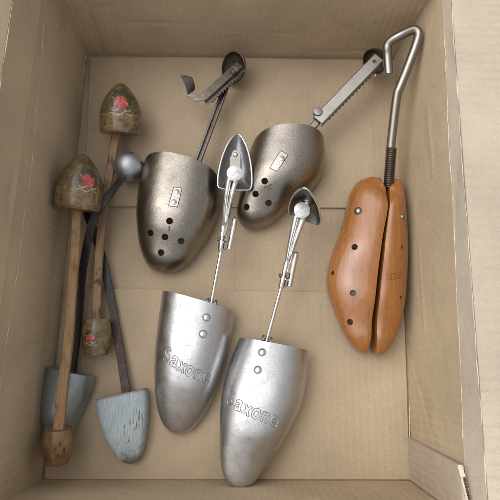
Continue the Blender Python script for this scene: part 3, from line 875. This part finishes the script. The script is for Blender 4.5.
# ================================================================= FLORAL TREES
def ell(a, b, ca, cb, ra, rb, rot=0.):
    x, y = a - ca, b - cb; c, s_ = math.cos(rot), math.sin(rot)
    x, y = x * c + y * s_, -x * s_ + y * c
    return (x / ra) ** 2 + (y / rb) ** 2

def rose_paint(a, b, seed=0, mini=False):
    """a to the right, b towards the tip, in photo pixels round the flower's centre"""
    wob = noise.noise(V((a * .6, b * .6, seed))) * .35
    col = None
    if ell(a, b, 0, 1.5, 8.5 + wob * 4, 9.0 + wob * 3) < 1: col = (.022, .020, .012)
    for ca, cb, ra, rb, rot, c in ((-2.5, 7.5, 2.0, 5.0, .35, (.030, .038, .014)), (2.5, 7.5, 2.6, 4.2, -.5, (.035, .042, .016)), (-7.5, 1.5, 4.0, 1.8, .5, (.05, .055, .02)),
                                   (6.5, 4.0, 2.0, 3.6, -.6, (.04, .045, .018)), (-5, -5.0, 4.6, 1.9, -.25, (.075, .085, .075)), (2, -6.0, 4.0, 1.5, .15, (.10, .11, .10)), (8, -3.5, 3.2, 1.5, -.5, (.05, .055, .025))):
        if ell(a, b, ca, cb, ra, rb, rot) < 1 + wob: col = c
    # gold scroll under the flower
    for k, (yy, am, ph) in enumerate(((-8.6, .9, 0), (-5.5, 1.1, 1.7), (3.8, 1.8, .4))):
        if abs(b - (yy + am * math.sin(a * .62 + ph))) < .42 + wob * .6 and abs(a) < 10 - k * 1.3 and (k < 2 or a < -4): col = (.50, .36, .12)
    d = math.hypot(a / 5.6, (b - .2) / 4.7)
    pet = []
    for ring, (rr, cnt, sz) in enumerate(((3.9, 7, 2.5), (2.1, 5, 2.0), (0, 1, 1.5))):
        for k in range(cnt):
            an = k * 2 * math.pi / cnt + ring * .6 + seed * 1.7 + .35 * math.sin(k * 2.3 + seed)
            pet.append((rr * math.cos(an) * 1.15, rr * math.sin(an) * .92 + .2, sz * (1 + .22 * math.sin(k * 1.9 + seed * 2.1)), an, ring, k))
    for ca, cb, sz, an, ring, k in pet:
        e_ = ell(a, b, ca, cb, sz * .8, sz * 1.1, an) + wob * .9
        if e_ < 1:
            hue = .5 + .5 * math.sin(k * 2.7 + ring * 1.9 + seed)
            col = (.40 + .16 * hue, .030 + .05 * hue, .025 + .03 * hue)
            if e_ > .66: col = (.20, .010, .012)
            elif noise.noise(V((a * 1.3, b * 1.3, seed + 9))) > .28: col = (.60, .17, .11)
    for ca, cb in ((-.8, -9.4), (.9, -9.2), (.1, -8.4)):
        if math.hypot(a - ca, b - cb) < .55: col = (.60, .46, .2)
    return col

def painted_lathe(name, a, b, prof, mat, parent, flower, seed, n=150, sub=70, label=None, paint=True):
    """fine lathe whose 'paint' attribute holds the decal; flower = (t along, angle from up, scale m per px)"""
    pr = curve([V((t, r, 0)) for t, r in prof], sub)
    mb = MB(); mb.lathe(a, b, [(min(1, max(0, p.x)), p.y) for p in pr], n)
    o = obj(name, mb, M[mat], parent, angle=50, merge=False, label=label)
    me = o.data; at = me.attributes.new('paint', 'FLOAT_COLOR', 'POINT')
    T = (b - a).normalized(); N = (Z - T * Z.dot(T)).normalized(); B = T.cross(N); off = off_of(o)
    Lh = (b - a).length; ft, fa, sc = flower
    # right-hand side of the picture: sign of B
    sg = 1 if B.x > 0 else -1; tip = 1 if T.y > 0 else -1
    me.attributes.new('band', 'FLOAT', 'POINT'); at, bd = me.attributes['paint'], me.attributes['band']
    for i, v in enumerate(me.vertices):
        p = v.co + off - a; t = p.dot(T); r = p - T * t
        bd.data[i].value = (1. if t < Lh * .34 else 1.3 if t < Lh * .365 else 0.) if name == 'painted_toe' else .35
        ang = math.atan2(r.dot(B) * sg, r.dot(N))
        c = rose_paint((ang - fa) * max(.012, r.length) / sc, (t - ft * Lh) / sc * tip, seed) if paint else None
        at.data[i].color = (*c, 1) if c else (0, 0, 0, 0)
    return o

toe_prof = lambda R: [(0, R * .2), (0, R * .90), (.012, R * .955), (.05, R * .985), (.12, R), (.30, R * 1.0), (.345, R * .99), (.355, R * .972), (.37, R * .985), (.46, R * .965), (.60, R * .86), (.74, R * .69), (.86, R * .47), (.94, R * .28), (.985, R * .13), (1, 0)]
def knob_prof(R): return [(0, R * .2), (0, R * .80), (.03, R * .88), (.10, R * .93), (.3, R * 1.0), (.55, R * .99), (.8, R * .90), (.95, R * .80), (1, R * .70), (1, R * .1)]

f1 = thing('shoe_tree', 'wooden shoe tree with rose painted toe nearest the far end of the box', 'shoe tree', P(108, 230, 0))
a, b = P(121, 134.5, .029), P(121, 83, .050); R = mpp(121, 130, .032) * 20.6
c1_ = painted_lathe('painted_toe', a, b, toe_prof(R), 'paint_toe', f1, (.55, .26, mpp(121, 100, .05) * 1.2), 1)
mb = MB(); sp = curve(PL([(119, 122, .031), (115.6, 139, .029), (111.5, 165, .0255), (106, 195, .022), (101, 235, .020), (98, 275, .019), (96.5, 325, .019)]), 50)
mb.sweep(sp, rect(.0098, .0070, .15)); obj('stick', mb, M['stick_worn'], f1)
a, b = P(97, 319.5, .021), P(96.5, 355.5, .019); R = mpp(97, 335, .02) * 14.2
painted_lathe('heel_knob', a, b, knob_prof(R), 'paint_knob', f1, (.52, -.18, mpp(97, 338, .03) * .75), 5, n=110, sub=50)

f2 = thing('shoe_tree', 'wooden shoe tree with rose painted toe and plain brown heel knob in the box corner', 'shoe tree', P(68, 310, 0))
a, b = P(77.5, 210.5, .052), P(83.5, 154, .066); R = mpp(78, 200, .055) * 22.8
painted_lathe('painted_toe', a, b, toe_prof(R), 'paint_toe', f2, (.50, .70, mpp(84, 180, .075) * 1.15), 2)
mb = MB(); sp = curve(PL([(78, 200, .052), (77, 218, .051), (75.5, 245, .0505), (72.5, 285, .051), (68.5, 340, .0515), (63, 385, .0505), (58.5, 432, .047)]), 50)
mb.sweep(sp, rect(.0102, .0070, .15), scale=[1 + .12 * max(0, (i - 33) / 16) for i in range(50)]); obj('stick', mb, M['stick'], f2)
a, b = P(58.5, 427.5, .045), P(57, 463, .038); R = mpp(58, 445, .045) * 15.0
k2 = painted_lathe('heel_knob', a, b, knob_prof(R), 'knob', f2, (.5, 0, .001), 6, n=80, sub=44, paint=False)
bvk = bvh_of(k2); mb = MB()
for x, y, w_, h_ in ((60, 444, 1.0, 2.2), (64.2, 451, 1.3, 3.0), (58, 455.5, 1.5, 2.0), (62, 457, .8, 1.4), (54.5, 449, .6, 1.5)):
    ring = [hit(bvk, x + w_ * math.cos(a_) * (1 + .5 * noise.noise(V((x, a_, 0)))), y + h_ * math.sin(a_) * (1 + .6 * noise.noise(V((y, a_, 3))))) for a_ in [2 * math.pi * q / 12 for q in range(12)]]
    if all(p[0] is not None for p in ring):
        n0 = len(mb.v); mb.add([p[0] + p[1] * .0003 for p in ring] + [p[0] - p[1] * .0008 for p in ring], [tuple(range(12))] + [(q, (q + 1) % 12, 12 + (q + 1) % 12, 12 + q) for q in range(12)])
obj('worn_pit', mb, M['rust'], k2)

# ================================================================= GREY TREES WITH SPRING STRAPS
g1_ = thing('shoe_tree', 'shoe tree with a silver ball, black curved strap and smooth silver grey toe', 'shoe tree', P(85, 290, 0))
mb = MB(); cb = P(129, 166.6, .023); rb = mpp(130, 167, .022) * 15; mb.ball(cb, rb, 40); obj('heel_ball', mb, M['silver'], g1_)
sp = curve(PL([(129, 170, .024), (122.5, 177.5, .032), (115, 187, .041), (108, 196, .047), (101, 206, .050), (93, 221, .046), (87, 245, .036), (82.3, 275, .025), (79.5, 310, .021), (75.5, 345, .020), (72, 382, .022)]), 70)
mb = MB(); mb.sweep(sp, rect(.0098, .0024, .2), scale=[.62 + .38 * min(1, i / 12) for i in range(70)]); obj('spring_strap', mb, M['strap'], g1_)
mb = solid_arch([(51.5, 366), (47.5, 378), (44.8, 392), (44, 408), (45.5, 425), (49.5, 440), (55, 448), (62, 450)], [(96, 376.5), (94.8, 382), (91, 394), (85.5, 407), (79.5, 420), (74, 433), (69, 444), (62, 450)], .008, [(0, .034), (.5, .031), (1, .018)], p=.9, q=.9, n=40)
obj('toe_block', mb, M['greymet'], g1_)

g2_ = thing('shoe_tree', 'shoe tree with flaking grey painted wooden toe block on rusty brown strap', 'shoe tree', P(110, 340, 0))
L = [(98.5, 398.5), (99, 408), (101.5, 420.6), (105.5, 432), (110.6, 443), (117, 453.5), (123.5, 460.5), (130, 462.6), (134, 462.4)]
Rr = [(147.2, 388), (149, 394), (149.6, 403), (149.2, 417), (148, 429), (146, 442), (142.5, 454), (138.5, 460), (134, 462.4)]
mb = solid_arch(L, Rr, .004, [(0, .021), (.5, .020), (1, .014)], p=.55, q=.42, n=44, m=44, tipk=.3)
tb2 = obj('toe_block', mb, M['greywood'], g2_, angle=34)
at = tb2.data.attributes.new('wear', 'FLOAT', 'POINT'); off = off_of(tb2)
tipw = P(131, 463, .015)
for i, v in enumerate(tb2.data.vertices):
    p = v.co + off; d = (p - tipw).length
    w = max(0, 1 - d / .017) + .5 * noise.noise(p * 160)
    top_e = 0
    ra, rb_ = P(98.5, 398.5, .02), P(147.2, 388, .02); ax_ = (rb_ - ra).normalized(); up_d = abs((p - ra).cross(ax_).z)
    rim_w = 1 if up_d < .0011 + .0022 * max(0, noise.noise(p * 220)) else 0
    at.data[i].value = max(rim_w, min(1, max(0, w * 1.6)) if d < .025 else 0)
sp = curve(PL([(84, 200, .015), (88, 216, .015), (92, 226, .0145), (97, 241, .0135), (103.5, 262, .011), (108.5, 286, .008), (113, 310, .007), (118, 340, .008), (122, 364, .010), (126, 392, .013)]), 70)
mb = MB(); mb.sweep(sp, rect(.0098, .0022, .2)); st = obj('spring_strap', mb, [M['strap'], M['strap_rust']], g2_)
for pl in st.data.polygons:
    if pl.center.y + off_of(st).y < P(110, 318, 0).y: pl.material_index = 1
mb = MB(); mb.ball(P(83, 193, .0185), .0165, 32); obj('heel_ball', mb, M['silver'], g2_)

# ================================================================= LIGHT, CAMERA
SUN_EL, SUN_AZ = rad(62), rad(-70)        # azimuth from +Y, clockwise seen from above
wd = bpy.data.worlds.new('World'); SC.world = wd; wd.use_nodes = True
nt = wd.node_tree; bg = nt.nodes['Background']
sky = nt.nodes.new('ShaderNodeTexSky'); sky.sky_type = 'NISHITA'; sky.sun_disc = False
sky.sun_elevation = SUN_EL; sky.sun_rotation = SUN_AZ; sky.air_density = 1.0; sky.dust_density = 3.0; sky.ozone_density = 1.0
hs = nt.nodes.new('ShaderNodeHueSaturation'); hs.inputs['Saturation'].default_value = .12      # overcast: the blue washed out
nt.links.new(sky.outputs[0], hs.inputs['Color']); nt.links.new(hs.outputs[0], bg.inputs[0]); bg.inputs[1].default_value = .15
sl = bpy.data.lights.new('sun', 'SUN'); sl.energy = .85; sl.angle = rad(70); sl.color = (1, 1, 1)
so = bpy.data.objects.new('sun', sl); COL.objects.link(so)
sd = V((math.sin(SUN_AZ) * math.cos(SUN_EL), math.cos(SUN_AZ) * math.cos(SUN_EL), math.sin(SUN_EL)))
so.rotation_euler = sd.to_track_quat('Z', 'Y').to_euler(); so.location = (0, 0, 2)

cd = bpy.data.cameras.new('camera'); cd.sensor_width = 36; cd.sensor_fit = 'HORIZONTAL'; cd.lens = 36 * F / 500
cd.clip_start = .01; cd.clip_end = 100
co = bpy.data.objects.new('camera', cd); COL.objects.link(co); co.location = CAM; co.rotation_euler = (TILT, 0, 0)
SC.camera = co
vs = SC.view_settings; vs.view_transform = 'Standard'; vs.look = 'None'; vs.exposure = .45; vs.gamma = 1; vs.use_curve_mapping = False
SC.render.engine = 'CYCLES'; SC.cycles.max_bounces = 10; SC.cycles.diffuse_bounces = 6; SC.cycles.glossy_bounces = 6
SC.cycles.use_denoising = True
